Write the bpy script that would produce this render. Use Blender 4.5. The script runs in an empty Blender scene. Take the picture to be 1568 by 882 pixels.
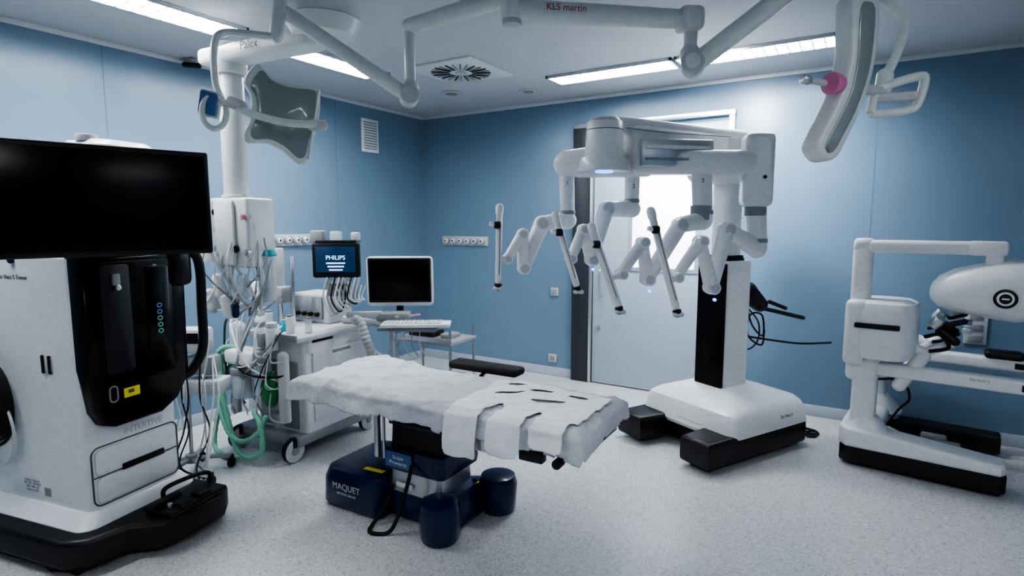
import bpy, bmesh, math, random
from mathutils import Vector, Matrix, noise
random.seed(4)
TH=math.radians(31.6)
ROOM=Matrix.Rotation(TH,4,'Z')      # survey plan -> building axes
COL=bpy.context.collection
# ------------------------------------------------------------ materials
MATS={}
def mat(name,col,rough=.45,metal=0,emi=0,var=.04,scale=30,bump=0,alpha=1,trans=0,coat=0,emicol=None,spec=None,bd=.01):
    if name in MATS:return MATS[name]
    m=bpy.data.materials.new(name);m.use_nodes=True
    nt=m.node_tree;b=nt.nodes['Principled BSDF']
    tc=nt.nodes.new('ShaderNodeTexCoord');n=nt.nodes.new('ShaderNodeTexNoise');n.inputs['Scale'].default_value=scale
    n.inputs['Detail'].default_value=4
    nt.links.new(tc.outputs['Object'],n.inputs['Vector'])
    r=nt.nodes.new('ShaderNodeValToRGB');r.color_ramp.elements[0].position=.3;r.color_ramp.elements[1].position=.7
    r.color_ramp.elements[0].color=tuple(max(0,c*(1-var)) for c in col)+(1,)
    r.color_ramp.elements[1].color=tuple(min(1,c*(1+var)) for c in col)+(1,)
    nt.links.new(n.outputs['Fac'],r.inputs['Fac']);nt.links.new(r.outputs['Color'],b.inputs['Base Color'])
    b.inputs['Roughness'].default_value=rough;b.inputs['Metallic'].default_value=metal
    b.inputs['Alpha'].default_value=alpha;b.inputs['Transmission Weight'].default_value=trans
    b.inputs['Coat Weight'].default_value=coat
    if spec is not None:b.inputs['Specular IOR Level'].default_value=spec
    if emi:
        b.inputs['Emission Color'].default_value=(emicol or col)+(1,);b.inputs['Emission Strength'].default_value=emi
    if bump:
        bp=nt.nodes.new('ShaderNodeBump');bp.inputs['Strength'].default_value=bump;bp.inputs['Distance'].default_value=bd
        nt.links.new(n.outputs['Fac'],bp.inputs['Height']);nt.links.new(bp.outputs['Normal'],b.inputs['Normal'])
    MATS[name]=m;return m
WH=mat('white_plastic',(.78,.79,.80),.35,coat=.2)
WH2=mat('lamp_enamel',(.70,.725,.71),.33)
GR=mat('grey_plastic',(.30,.31,.32),.45)
LG=mat('light_grey_plastic',(.55,.56,.57),.45)
DK=mat('dark_plastic',(.010,.010,.012),.42)
BK=mat('black_gloss',(.003,.003,.004),.16,spec=.35)
SC=mat('screen_glass',(.002,.002,.003),.22,spec=.25)
RB=mat('rubber',(.010,.010,.010),.7)
ST=mat('steel',(.6,.6,.62),.25,1)
AL=mat('aluminium',(.62,.64,.66),.35,.9)
NV=mat('navy_enamel',(.006,.016,.08),.3,coat=.3)
NV2=mat('blue_label',(.08,.16,.36),.4)
PAPER=mat('white_paper',(.90,.90,.91),.85,bump=.2,scale=30)
SHEET=mat('bed_sheet',(.60,.61,.64),.75,bump=.75,scale=16,var=.06,bd=.02)
GREEN=mat('green_tube',(.22,.50,.36),.4)
GREENB=mat('green_rubber',(.02,.20,.06),.45)
TEAL=mat('teal_plastic',(.03,.35,.42),.4)
CLEAR=mat('clear_plastic',(.75,.8,.82),.1,alpha=.45)
YEL=mat('yellow_label',(.8,.7,.05),.5)
PINK=mat('pink_plastic',(.70,.22,.42),.4)
BLUEL=mat('blue_led',(.05,.25,1),.4,emi=3)
GLED=mat('green_led',(.1,.5,.35),.4,emi=.35)
BLED=mat('dim_blue_led',(.1,.25,.7),.4,emi=.35)
SCRB=mat('screen_blue',(.01,.04,.09),.2,emi=.5)
TXTW=mat('screen_text',(.4,.6,.9),.4,emi=1.5)
INK=mat('ink_grey',(.10,.10,.11),.6)
RED=mat('red_ink',(.4,.05,.06),.6)
PURP=mat('lamp_panel',(.30,.34,.33),.25,coat=.4)
WALL=mat('blue_wall_panel',(.185,.278,.372),.28,var=.03,scale=1.2)
CEIL=mat('ceiling_paint',(.52,.535,.56),.7,var=.02,scale=3)
def floormat():
    m=bpy.data.materials.new('speckled_vinyl');m.use_nodes=True;nt=m.node_tree;b=nt.nodes['Principled BSDF']
    tc=nt.nodes.new('ShaderNodeTexCoord')
    v=nt.nodes.new('ShaderNodeTexVoronoi');v.inputs['Scale'].default_value=110
    n=nt.nodes.new('ShaderNodeTexNoise');n.inputs['Scale'].default_value=45;n.inputs['Detail'].default_value=6
    for x in(v,n):nt.links.new(tc.outputs['Object'],x.inputs['Vector'])
    s=nt.nodes.new('ShaderNodeSeparateColor');nt.links.new(v.outputs['Color'],s.inputs['Color'])
    r=nt.nodes.new('ShaderNodeValToRGB');e=r.color_ramp.elements
    e[0].position=0;e[0].color=(.42,.42,.43,1);e[1].position=1;e[1].color=(.72,.72,.715,1)
    a=e.new(.2);a.color=(.58,.58,.585,1);a=e.new(.8);a.color=(.645,.645,.645,1)
    nt.links.new(s.outputs[0],r.inputs['Fac'])
    r2=nt.nodes.new('ShaderNodeValToRGB');r2.color_ramp.elements[0].position=.4;r2.color_ramp.elements[0].color=(.90,.90,.91,1)
    r2.color_ramp.elements[1].position=.62;r2.color_ramp.elements[1].color=(1,1,1,1);nt.links.new(n.outputs['Fac'],r2.inputs['Fac'])
    mx=nt.nodes.new('ShaderNodeMix');mx.data_type='RGBA';mx.blend_type='MULTIPLY';mx.inputs[0].default_value=1
    nt.links.new(r.outputs['Color'],mx.inputs[6]);nt.links.new(r2.outputs['Color'],mx.inputs[7])
    nt.links.new(mx.outputs[2],b.inputs['Base Color']);b.inputs['Roughness'].default_value=.33
    return m
FLOOR=floormat()
LIGHTP=mat('light_diffuser',(1,1,1),.5,emi=34,emicol=(.95,.975,1.0))
DOORM=mat('door_laminate',(.42,.49,.56),.28,var=.02,scale=2)
WIN=mat('window_glow',(.8,.88,1),.3,emi=1.9,emicol=(.80,.86,1))
DGR=mat('dark_grey_frame',(.045,.05,.06),.4)
# ------------------------------------------------------------ mesh helpers
def V(*a):return Vector(a)
def autosmooth(bm,ang=38):
    t=math.radians(ang)
    for f in bm.faces:f.smooth=True
    for e in bm.edges:
        if len(e.link_faces)==2:
            e.smooth=e.calc_face_angle(0)<t
        else:e.smooth=True
def bm_box(c,size,rz=0,bev=.006,seg=2,R=None):
    bm=bmesh.new();bmesh.ops.create_cube(bm,size=1)
    bmesh.ops.scale(bm,vec=Vector(size),verts=bm.verts)
    if bev>0:
        bev=min(bev,min(size)*.49)
        bmesh.ops.bevel(bm,geom=list(bm.edges),offset=bev,segments=seg,profile=.5,affect='EDGES')
    M=Matrix.Translation(Vector(c))@(R.to_4x4() if R is not None else Matrix.Rotation(math.radians(rz),4,'Z'))
    bm.transform(M);return bm
def frame(d):
    d=d.normalized();up=V(0,0,1) if abs(d.z)<.95 else V(0,1,0)
    x=up.cross(d).normalized();y=d.cross(x)
    return Matrix((x,y,d)).transposed()
def bm_beam(p1,p2,w,h,bev=.005):
    p1=Vector(p1);p2=Vector(p2);d=p2-p1
    return bm_box((p1+p2)/2,(w,h,d.length),bev=bev,R=frame(d),seg=3 if bev>.02 else 2)
def bm_loft(rings,closed=True,cap=True):
    bm=bmesh.new();R=[[bm.verts.new(p) for p in r] for r in rings];n=len(R[0])
    for a,b in zip(R[:-1],R[1:]):
        for i in range(n if closed else n-1):
            j=(i+1)%n
            bm.faces.new((a[i],a[j],b[j],b[i]))
    if cap:
        bm.faces.new(list(reversed(R[0])));bm.faces.new(R[-1])
    bmesh.ops.recalc_face_normals(bm,faces=bm.faces);return bm
def bm_cap(p1,p2,r1,r2=None,seg=16,rnd=True,k=5):
    if r2 is None:r2=r1
    p1=Vector(p1);p2=Vector(p2);d=(p2-p1);L=d.length;F=frame(d)
    prof=[]
    if rnd:
        for i in range(k+1):
            a=math.pi/2*i/k;prof.append((-r1*math.cos(a),max(r1*math.sin(a),.0005)))
        for i in range(k+1):
            a=math.pi/2*i/k;prof.append((L+r2*math.sin(a),max(r2*math.cos(a),.0005)))
    else:
        b=min(.006,r1*.25,r2*.25,L*.2)
        prof=[(0,r1-b),(b*.3,r1-b*.3),(b,r1),(L-b,r2),(L-b*.3,r2-b*.3),(L,r2-b)]
    rings=[[p1+F@V(r*math.cos(2*math.pi*j/seg),r*math.sin(2*math.pi*j/seg),t) for j in range(seg)] for t,r in prof]
    return bm_loft(rings)
def spline(pts,n=8):
    P=[Vector(p) for p in pts];P=[P[0]*2-P[1]]+P+[P[-1]*2-P[-2]];out=[]
    for i in range(1,len(P)-2):
        for k in range(n):
            t=k/n;a,b,c,d=P[i-1:i+3]
            out.append(.5*((2*b)+(c-a)*t+(2*a-5*b+4*c-d)*t*t+(3*b-a-3*c+d)*t**3))
    out.append(P[-2]);return out
def bm_tube(pts,r,seg=8,n=8,smooth=True,rf=None):
    P=spline(pts,n) if smooth else [Vector(p) for p in pts]
    Q=[P[0]]
    for p in P[1:]:
        if (p-Q[-1]).length>1e-5:Q.append(p)
    P=Q;rings=[];X=None
    for i,p in enumerate(P):
        d=(P[min(i+1,len(P)-1)]-P[max(i-1,0)]).normalized()
        if X is None:X=frame(d).col[0].copy()
        X=(X-d*X.dot(d)).normalized();Y=d.cross(X)
        rr=r if rf is None else r*rf(i/(len(P)-1),i)
        rings.append([p+X*rr*math.cos(2*math.pi*j/seg)+Y*rr*math.sin(2*math.pi*j/seg) for j in range(seg)])
    return bm_loft(rings)
def bm_prism(pts,z0,z1,bev=.01,M=None,seg=2):
    bm=bmesh.new();vs=[bm.verts.new((x,y,z0)) for x,y in pts];f=bm.faces.new(vs)
    r=bmesh.ops.extrude_face_region(bm,geom=[f])
    bmesh.ops.translate(bm,vec=(0,0,z1-z0),verts=[v for v in r['geom'] if isinstance(v,bmesh.types.BMVert)])
    bmesh.ops.recalc_face_normals(bm,faces=bm.faces)
    if bev>0:
        ed=[e for e in bm.edges if abs(e.verts[0].co.z-e.verts[1].co.z)<1e-6]
        bmesh.ops.bevel(bm,geom=ed,offset=bev,segments=seg,profile=.5,affect='EDGES')
    if M is not None:bm.transform(M)
    return bm
def rrect(w,h,r,n=5,cx=0,cy=0):
    out=[]
    for sx,sy,a0 in((1,1,0),(-1,1,90),(-1,-1,180),(1,-1,270)):
        for i in range(n+1):
            a=math.radians(a0+90*i/n)
            out.append((cx+sx*(w/2-r)+r*math.cos(a),cy+sy*(h/2-r)+r*math.sin(a)))
    return out
def bm_rloft(secs,M=None):
    rings=[[V(x,y,z) for x,y in rrect(w,h,r,6,cx,cy)] for z,cx,cy,w,h,r in secs]
    bm=bm_loft(rings)
    if M is not None:bm.transform(M)
    return bm
def bm_ring(c,R,r,normal=(0,0,1),seg=28,ts=8,a0=0,a1=360,sy=1):
    F=frame(Vector(normal));n=seg
    pts=[Vector(c)+F@V(R*math.cos(math.radians(a0+(a1-a0)*i/n)),sy*R*math.sin(math.radians(a0+(a1-a0)*i/n)),0) for i in range(n+1)]
    return bm_tube(pts,r,ts,smooth=False)
def PL(ox,oy,oz,xdir,ydir):
    x=Vector(xdir).normalized();y=Vector(ydir).normalized();z=x.cross(y)
    M=Matrix((x,y,z)).transposed().to_4x4();M.translation=V(ox,oy,oz);return M
# ------------------------------------------------------------ assemblies
class A:
    def __init__(s,name,x=0,y=0,rot=0,z=0,building=False):
        s.e=bpy.data.objects.new(name,None);COL.objects.link(s.e);s.e.empty_display_size=.1
        s.M=Matrix.Translation((x,y,z))@Matrix.Rotation(math.radians(rot),4,'Z');s.inv=s.M.inverted()
        s.e.matrix_world=s.M if building else ROOM@s.M
        s.site=False
    def add(s,name,bm,m,ang=38):
        if s.site:bm.transform(s.inv)
        autosmooth(bm,ang);me=bpy.data.meshes.new(name);bm.to_mesh(me);bm.free()
        o=bpy.data.objects.new(name,me);COL.objects.link(o);me.materials.append(m);o.parent=s.e;return o
    def box(s,n,c,size,m,rz=0,bev=.006,seg=2):return s.add(n,bm_box(c,size,rz,bev,seg),m)
    def beam(s,n,a,b,w,h,m,bev=.005):return s.add(n,bm_beam(a,b,w,h,bev),m)
    def cyl(s,n,a,b,r,m,r2=None,seg=24):return s.add(n,bm_cap(a,b,r,r2,seg,False),m)
    def cap(s,n,a,b,r,m,r2=None,seg=18):return s.add(n,bm_cap(a,b,r,r2,seg,True),m)
    def tube(s,n,pts,r,m,smooth=True,seg=8,k=8,rf=None):return s.add(n,bm_tube(pts,r,seg,k,smooth,rf),m)
    def text(s,n,t,M,size,m,ext=.0005):
        cu=bpy.data.curves.new(n,'FONT');cu.body=t;cu.size=size;cu.extrude=ext;cu.align_x='CENTER';cu.align_y='CENTER'
        o=bpy.data.objects.new(n,cu);COL.objects.link(o);cu.materials.append(m);o.parent=s.e
        o.matrix_local=(s.inv@M) if s.site else M;return o
def wmesh(name,bm,m):
    autosmooth(bm);me=bpy.data.meshes.new(name);bm.to_mesh(me);bm.free();o=bpy.data.objects.new(name,me);COL.objects.link(o);me.materials.append(m);return o
def slab(name,a,b,m,bev=0):
    c=[(i+j)/2 for i,j in zip(a,b)];sz=[abs(j-i) for i,j in zip(a,b)]
    return wmesh(name,bm_box(c,sz,bev=bev),m)
# ------------------------------------------------------------ ROOM (building axes)
XL,XR,YB,YF,H=-4.73,2.6,5.59,-2.4,3.0
slab('floor',(XL-.1,YF-.1,-.1),(XR+.1,YB+.1,0),FLOOR)
slab('ceiling',(XL-.1,YF-.1,H),(XR+.1,YB+.1,H+.1),CEIL)
slab('wall_left',(XL-.1,YF-.1,0),(XL,YB+.1,H),WALL)
slab('wall_back',(XL,YB,0),(XR,YB+.1,H),WALL)
slab('wall_right',(XR,YF-.1,0),(XR+.1,YB+.1,H),WALL)
slab('wall_front',(XL,YF-.1,0),(XR,YF,H),WALL)
COVE=mat('cove_trim',(.45,.50,.56),.5)
slab('baseboard_left',(XL,YF,0),(XL+.012,YB,.10),COVE,.004)
slab('baseboard_back',(XL,YB-.012,0),(-2.66,YB,.10),COVE,.004)
slab('baseboard_back_2',(-1.06,YB-.012,0),(XR,YB,.10),COVE,.004)
TRM=mat('ceiling_trim',(.66,.68,.70),.4)
slab('trim_1',(XL,YF,H-.035),(XL+.02,YB,H),TRM,.004)
slab('trim_2',(XL,YB-.02,H-.035),(XR,YB,H),TRM,.004)
SEAM=mat('panel_seam',(.14,.22,.31),.5)
for i,yy in enumerate((-.1,2.08,4.2)):slab('trim_%d'%(3+i),(XL,yy,.1),(XL+.002,yy+.006,H-.035),SEAM)
for i,xx in enumerate((.03,2.1)):slab('trim_%d'%(7+i),(xx,YB-.002,.1),(xx+.006,YB,H-.035),SEAM)
# door
d=A('door_1',-1.85,YB,0,building=True)
d.box('jamb_left',(-.70,-.03,1.34),(.20,.06,2.68),DGR,bev=.004)
d.box('jamb_edge',(-.585,-.045,1.34),(.03,.05,2.68),AL,bev=.004)
d.box('jamb_right',(.77,-.03,1.34),(.05,.06,2.68),AL,bev=.004)
d.box('head',(.0,-.03,2.70),(1.6,.06,.05),AL,bev=.004)
d.box('leaf',(.09,-.02,1.32),(1.31,.035,2.62),DOORM,bev=.003)
d.box('glass_frame',(.17,-.04,1.73),(.70,.02,1.02),DOORM,bev=.004)
d.box('glass',(.17,-.046,1.73),(.62,.018,.94),WIN,bev=.002)
d.cyl('lock',(-.5,-.03,.62),(-.5,-.075,.62),.022,AL)
d.tube('pull',[(-.47,-.03,.95),(-.47,-.08,.96),(-.47,-.08,1.2),(-.47,-.03,1.21)],.01,AL)
def strip(idx,x0,y0,x1,y1):
    cx,cy=(x0+x1)/2,(y0+y1)/2;L,W=abs(x1-x0),abs(y1-y0)
    a=A('ceiling_light' if idx==0 else 'ceiling_light.%03d'%idx,cx,cy,0,H,building=True)
    for sx in(-1,1):
        a.box('frame_x%d'%sx,(sx*(L/2-.01),0,-.012),(.02,W,.024),AL,bev=.002)
        a.box('frame_y%d'%sx,(0,sx*(W/2-.01),-.012),(L,.02,.024),AL,bev=.002)
    a.box('diffuser',(0,0,-.008),(L-.04,W-.04,.012),LIGHTP,bev=0)
    n=14
    for i in range(1,n):
        if L>W:a.box('louvre_%d'%i,(-L/2+L*i/n,0,-.018),(.008,W-.04,.010),LG,bev=0)
        else:a.box('louvre_%d'%i,(0,-W/2+W*i/n,-.018),(L-.04,.008,.010),LG,bev=0)
    if L>W:a.box('louvre_mid',(0,0,-.018),(L-.04,.010,.012),LG,bev=0)
    else:a.box('louvre_mid',(0,0,-.018),(.010,W-.04,.012),LG,bev=0)
k=0
for (y0,y1) in((2.62,3.82),(1.28,2.48),(.0,1.2)):
    strip(k,-3.89,y0,-3.59,y1);k+=1
for(x0,x1) in((-2.5,-1.38),(-1.36,-.24)):
    strip(k,x0,4.63,x1,4.93);k+=1
strip(k,-.6,-.9,.6,-.6);k+=1  # unseen panel behind the camera, added to light camera-facing sides
strip(k,1.6,.6,1.9,1.8);k+=1  # unseen panel on the right side, added for extra room light
a=A('ceiling_air_diffuser',-3.03,4.09,0,H,building=True)
a.box('plate',(0,0,-.008),(.66,.66,.016),WH2,bev=.004)
a.cyl('hub',(0,0,-.016),(0,0,-.024),.05,LG)
for i in range(26):
    an=2*math.pi*i/26;c1=V(math.cos(an),math.sin(an),0)
    a.beam('slot_%d'%i,c1*.10+V(0,0,-.017),c1*.255+V(0,0,-.017),.006,.017,GR if i%2 else DK,0)
def ceildisc(nm,x,y,r):
    a=A(nm,x,y,0,H,building=True)
    a.cyl('rim',(0,0,0),(0,0,-.015),r,LG);a.cyl('core',(0,0,-.01),(0,0,-.022),r*.6,GR)
ceildisc('ceiling_speaker',-3.60,4.70,.10)
ceildisc('smoke_detector',-2.90,5.02,.09)
a=A('wall_vent_grille',XL,4.68,0,2.66,building=True)
a.box('frame',(.008,0,0),(.016,.25,.36),WH,bev=.004)
for i in range(11):a.box('slat_%d'%i,(.018,0,-.14+.028*i),(.008,.19,.012),GR,bev=0)
def sockets(nm,x,y,z,n,step,ax):
    a=A(nm,x,y,0 if ax=='B' else 90,z,building=True)
    L=step*n
    a.box('rail',(0,-.01,0),(L+.04,.02,.11),LG,bev=.004)
    for i in range(n):
        cx=-L/2+step*(i+.5)
        a.cyl('rim_%d'%i,(cx,-.02,0),(cx,-.045,0),step*.42,AL)
        a.cyl('port_%d'%i,(cx,-.045,0),(cx,-.055,0),step*.26,WH)
        a.cyl('hole_%d'%i,(cx,-.055,0),(cx,-.058,0),step*.10,DK)
sockets('medical_gas_outlets',-4.10,YB,1.49,6,.105,'B')
sockets('medical_gas_outlets.001',XL,3.60,1.54,6,.10,'L')
def plate(nm,x,y,z,w,h,rows):
    a=A(nm,x,y,0,z,building=True)
    a.box('plate',(0,-.008,0),(w,.016,h),LG,bev=.003)
    for i in range(rows):
        cz=h/2-h*(i+.5)/rows
        a.box('socket_%d'%i,(0,-.018,cz),(w*.6,.008,h/rows*.6),GR,bev=.002)
plate('wall_socket',-2.88,YB,.95,.09,.09,1)
plate('wall_socket.001',-2.90,YB,.20,.10,.09,1)
plate('wall_socket_panel',.77,YB,.90,.14,.26,3)
a=A('security_camera',XL+.10,2.66,0,2.95,building=True)
a.box('bracket',(0,0,.03),(.10,.04,.04),GR);a.cap('body',(-.02,-.03,-.005),(.06,.04,-.01),.020,DK);a.cyl('lens',(.08,.05,-.01),(.10,.06,-.01),.016,AL)
# added spot with no fixture, brightens the wall by the door
sl=bpy.data.lights.new('added_wall_spot','SPOT');sl.energy=120;sl.spot_size=math.radians(100);sl.spot_blend=1;sl.shadow_soft_size=.12;sl.color=(.90,.94,1)
so=bpy.data.objects.new('added_wall_spot',sl);COL.objects.link(so);so.location=(-1.05,4.25,2.93)
so.rotation_euler=(V(-.95,5.59,1.9)-so.location).to_track_quat('-Z','Y').to_euler()

# ------------------------------------------------------------ OPERATING TABLE
T=A('operating_table',-.375,3.13,-30)
cy=.04
T.add('base_block',bm_rloft([(.0,-.55,cy,.44,.50,.06),(.03,-.55,cy,.47,.54,.07),(.18,-.55,cy,.46,.53,.07),(.235,-.55,cy,.43,.50,.08),(.25,-.55,cy,.38,.45,.08)]),NV)
T.add('base_body',bm_rloft([(.02,-.16,cy,.6,.34,.05),(.16,-.16,cy,.58,.33,.05),(.19,-.16,cy,.54,.30,.05)]),NV)
for i,(lx,yy) in enumerate(((.09,cy-.225),(.19,cy+.215))):
    T.add('base_lobe_%d'%(i+1),bm_rloft([(0,lx,yy,.19,.19,.094),(.02,lx,yy,.21,.21,.104),(.17,lx,yy,.23,.23,.114),(.215,lx,yy,.20,.20,.099),(.225,lx,yy,.14,.14,.069)]),NV)
    T.add('base_leg_%d'%(i+1),bm_beam((-.06,cy+(yy-cy)*.4,.10),(lx-.01,yy,.10),.13,.17,.03),NV)
    T.box('lobe_mark_%d'%(i+1),(lx*.5,cy+(yy-cy)*.55,.188),(.05,.03,.004),YEL,rz=-30 if i else 30)
T.add('pedestal_skirt',bm_rloft([(.14,-.14,cy,.38,.33,.03),(.30,-.14,cy,.36,.31,.03)]),AL)
T.add('pedestal_cover',bm_rloft([(.30,-.14,cy,.44,.37,.04),(.34,-.14,cy,.45,.38,.04),(.42,-.14,cy,.43,.36,.04)]),NV)
T.add('column',bm_rloft([(.41,-.14,cy,.37,.30,.03),(.66,-.14,cy,.35,.28,.03)]),DK)
T.box('column_band',(-.14,cy,.56),(.375,.305,.02),NV)
T.add('column_head',bm_rloft([(.60,-.1,cy,.44,.36,.03),(.70,-.05,cy*.5,.64,.44,.03)]),DK)
T.beam('column_strut',(-.37,-.16,.36),(-.37,-.16,.66),.03,.03,AL)
T.beam('column_strut_2',(-.32,-.16,.36),(-.32,-.16,.66),.015,.015,AL)
T.box('label_panel',(-.22,cy-.195,.365),(.19,.006,.09),NV2,bev=.002)
T.text('label_text','Scope\nPromerus',PL(-.22,cy-.2,.365,(1,0,0),(0,0,1)),.032,PAPER)
T.text('maker_text','MAQUET',PL(-.56,cy-.275,.15,(1,0,0),(0,0,1)),.055,LG)
T.text('maker_text_2','GETINGE GROUP',PL(-.56,cy-.275,.108,(1,0,0),(0,0,1)),.020,LG)
T.box('warning_label',(-.43,cy-.17,.253),(.14,.035,.003),YEL,bev=.001,rz=5)
T.box('white_label',(-.2,cy-.172,.21),(.12,.004,.03),PAPER,bev=.001)
T.tube('power_cable',[(-.12,-.16,.36),(-.1,-.22,.28),(-.14,-.26,.1),(-.18,-.30,.015),(-.27,-.34,.012),(-.32,-.27,.012),(-.28,-.2,.1),(-.25,-.17,.22)],.011,RB)
T.box('frame_rail',(.03,0,.685),(1.65,.48,.05),DK,bev=.01)
for s in(-1,1):T.beam('side_rail_%d'%s,(-.65,s*.275,.71),(.84,s*.275,.71),.012,.03,ST)
T.box('mattress_left',(-.50,0,.735),(.76,.54,.07),RB,bev=.03,seg=3)
T.box('mattress_right',(.41,0,.735),(1.04,.54,.07),RB,bev=.03,seg=3)
T.box('end_clamp',(.45,-.31,.66),(.06,.05,.08),ST);T.box('end_clamp_2',(.72,-.31,.65),(.12,.05,.05),DK)
T.box('end_clamp_3',(.80,.05,.65),(.24,.42,.05),DK)
T.cyl('end_knob',(.86,-.30,.65),(.86,-.36,.65),.022,DK)
T.box('armboard_pad',(-.01,.44,.80),(.50,.13,.05),RB,bev=.02,seg=3)
T.beam('armboard_bar',(-.01,.27,.70),(-.01,.44,.775),.03,.02,ST)
HX0,HX1=.86,.93
def drape(x,q,top=.79,hw=.30,off=0):
    def fold(v,h):
        s=1 if v>0 else -1;a=abs(v)
        if a<h-.03:return v,0
        r=.045;t=a-(h-.03)
        if t<r*math.pi/2:
            an=t/r;return s*(h-.03+r*math.sin(an)),r*(1-math.cos(an))
        return s*(h-.03+r+.02*min(1,(t-r*1.57)/.1)),r+(t-r*math.pi/2)
    X,dx=fold(x,HX1 if x>0 else HX0);Y,dy=fold(q,hw);z=top-max(dx,dy)-.3*min(dx,dy)
    rid=lambda a,b,c:max(0,1-abs(noise.noise(V(a,b,c)))*7)
    w=noise.noise(V(x*2.2,q*2.2,1.3))*.012+rid(x*1.6+q*2.2,q*1.8-x,2)*.012+rid(x*3.2-q*3,q*3.5+x*1.2,5)*.010+rid(x*7+q*3,q*6-x*2,8)*.005+noise.noise(V(x*22,q*22,3))*.002
    drop=max(dx,dy);side=min(1,drop/.05)
    sy=(1 if q>0 else -1) if dy>.02 else 0;sx=(1 if x>0 else -1) if dx>.02 else 0
    wav=(noise.noise(V(x*5,q*1.2,7))*.035+noise.noise(V(x*14,q*2,9))*.014)*side
    bulge=.035*math.exp(-((x+.62)/.22)**2)*(1-side)
    if off:w*=.75
    return V(X+sx*(.015+wav+off)+w*.2,Y+sy*(.015+wav+off),z+w*(1-side*.6)+bulge+off)
def cloth(name,x0,x1,q0,q1,step,m,keep=None,off=0,**kw):
    bm=bmesh.new();nx=int((x1-x0)/step);nq=int((q1-q0)/step);G={}
    for i in range(nx+1):
        for j in range(nq+1):
            x=x0+(x1-x0)*i/nx;qq=q0+(q1-q0)*j/nq
            G[i,j]=(bm.verts.new(drape(x,qq,off=off,**kw)),x,qq)
    for i in range(nx):
        for j in range(nq):
            xc=(G[i,j][1]+G[i+1,j][1])/2;qc=(G[i,j][2]+G[i,j+1][2])/2
            if keep and not keep(xc,qc):continue
            bm.faces.new((G[i,j][0],G[i+1,j][0],G[i+1,j+1][0],G[i,j+1][0]))
    bmesh.ops.delete(bm,geom=[v for v in bm.verts if not v.link_faces],context='VERTS')
    o=T.add(name,bm,m,180);md=o.modifiers.new('s','SOLIDIFY');md.thickness=.002;md.offset=1
    return o
def keep1(x,q):
    hem=.41+.03*noise.noise(V(x*4,3,1))+.012*noise.noise(V(x*13,3,1))
    h=HX1 if x>0 else HX0
    hemx=h+.10+.03*noise.noise(V(q*7,1,4))
    r=math.hypot(max(0,abs(x)-(h-.05)),max(0,abs(q)-.28))
    return abs(q)<hem and abs(x)<hemx and r<.15
cloth('bed_sheet',-1.04,1.08,-.48,.48,.009,SHEET,keep1)
def ell(x,q,cx,cq,a,b,rot=0):
    c,s=math.cos(rot),math.sin(rot);dx=x-cx;dq=q-cq
    return ((c*dx+s*dq)/a)**2+((-s*dx+c*dq)/b)**2<1
def keep2(x,q):
    if q>.24-.14*(x-.15)*.3:return False
    if q<-.25:
        def rr(a,b,h):
            cx=(a+b)/2;w=(b-a)/2
            return a<x<b and math.hypot(max(0,abs(x-cx)-(w-.03)),max(0,-(q)-(h-.03)))<.03
        return rr(.25,.44,.52) or rr(.50,.665,.47) or rr(.71,.88,.41)
    if q<-.15:
        if ell(x,q,.475,-.25,.032,.08):return False
        if ell(x,q,.69,-.25,.025,.07):return False
    for c in((.41,.02,.08,.022,.5),(.54,.13,.065,.020,.3),(.65,-.02,.085,.023,.35),(.76,.12,.055,.016,.2),(.38,.16,.055,.014,.5)):
        if ell(x,q,*c):return False
    return .25<x<.91
cloth('paper_drape',.22,.92,-.56,.28,.007,PAPER,keep2,off=.014)

# ------------------------------------------------------------ SURGICAL ROBOT CART
R=A('surgical_robot_cart',1.6,4.36,210.7)
plan=[(.60,.45),(.60,.20),(.30,.17),(.30,-.17),(.60,-.20),(.60,-.45),(-.48,-.45),(-.56,-.36),(-.56,.36),(-.48,.45)]
R.add('base_skirt',bm_prism(plan,.035,.225,.03,seg=3),DK)
R.add('base_step',bm_rloft([(.17,-.09,0,.86,.88,.07),(.20,-.09,0,.90,.90,.07),(.32,-.09,0,.86,.86,.07),(.355,-.09,0,.84,.83,.08),(.385,-.10,0,.78,.76,.09),(.45,-.08,0,.46,.42,.09),(.46,-.08,0,.40,.36,.08)]),WH,30)
R.tube('cap_front_seam',[(.352,-.05,.235),(.352,.16,.235),(.343,.21,.27),(.335,.22,.335)],.003,GR)
R.text('base_text','Da Vinci 5',PL(-.25,.442,.28,(-1,0,0),(0,-.17,1)),.035,INK)
for i,(x,y) in enumerate(((.48,.33),(.48,-.33),(-.42,.3),(-.42,-.3))):
    R.cyl('caster_%d'%i,(x,y-.02,.035),(x,y+.02,.035),.035,RB)
R.add('column_white',bm_rloft([(.44,-.05,.0,.28,.27,.03),(1.42,-.05,.0,.28,.27,.03)]),WH)
R.add('column_black',bm_rloft([(.45,.095,.0,.03,.255,.01),(1.40,.095,.0,.03,.255,.01)]),BK)
R.add('column_collar',bm_rloft([(1.42,-.04,0,.24,.22,.05),(1.46,-.04,0,.22,.20,.05)]),DK)
R.add('column_inner',bm_rloft([(1.45,-.04,0,.19,.18,.06),(2.12,-.04,0,.19,.18,.06)]),WH)
R.site=True
R.add('boom_rear',bm_beam((1.86,4.46,2.17),(1.32,4.17,2.17),.28,.36,.08),WH)
R.add('boom_mid',bm_beam((1.50,4.20,2.22),(.74,3.83,2.22),.22,.24,.05),WH)
R.add('boom_top',bm_beam((1.65,4.25,2.325),(.60,3.78,2.345),.20,.07,.03),WH)
R.tube('boom_seam',[(.72,3.70,2.30),(1.10,3.86,2.29),(1.5,4.0,2.29)],.004,GR)
R.beam('rail_panel',(.82,3.72,2.15),(1.33,3.86,2.16),.035,.175,AL,.012)
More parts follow.
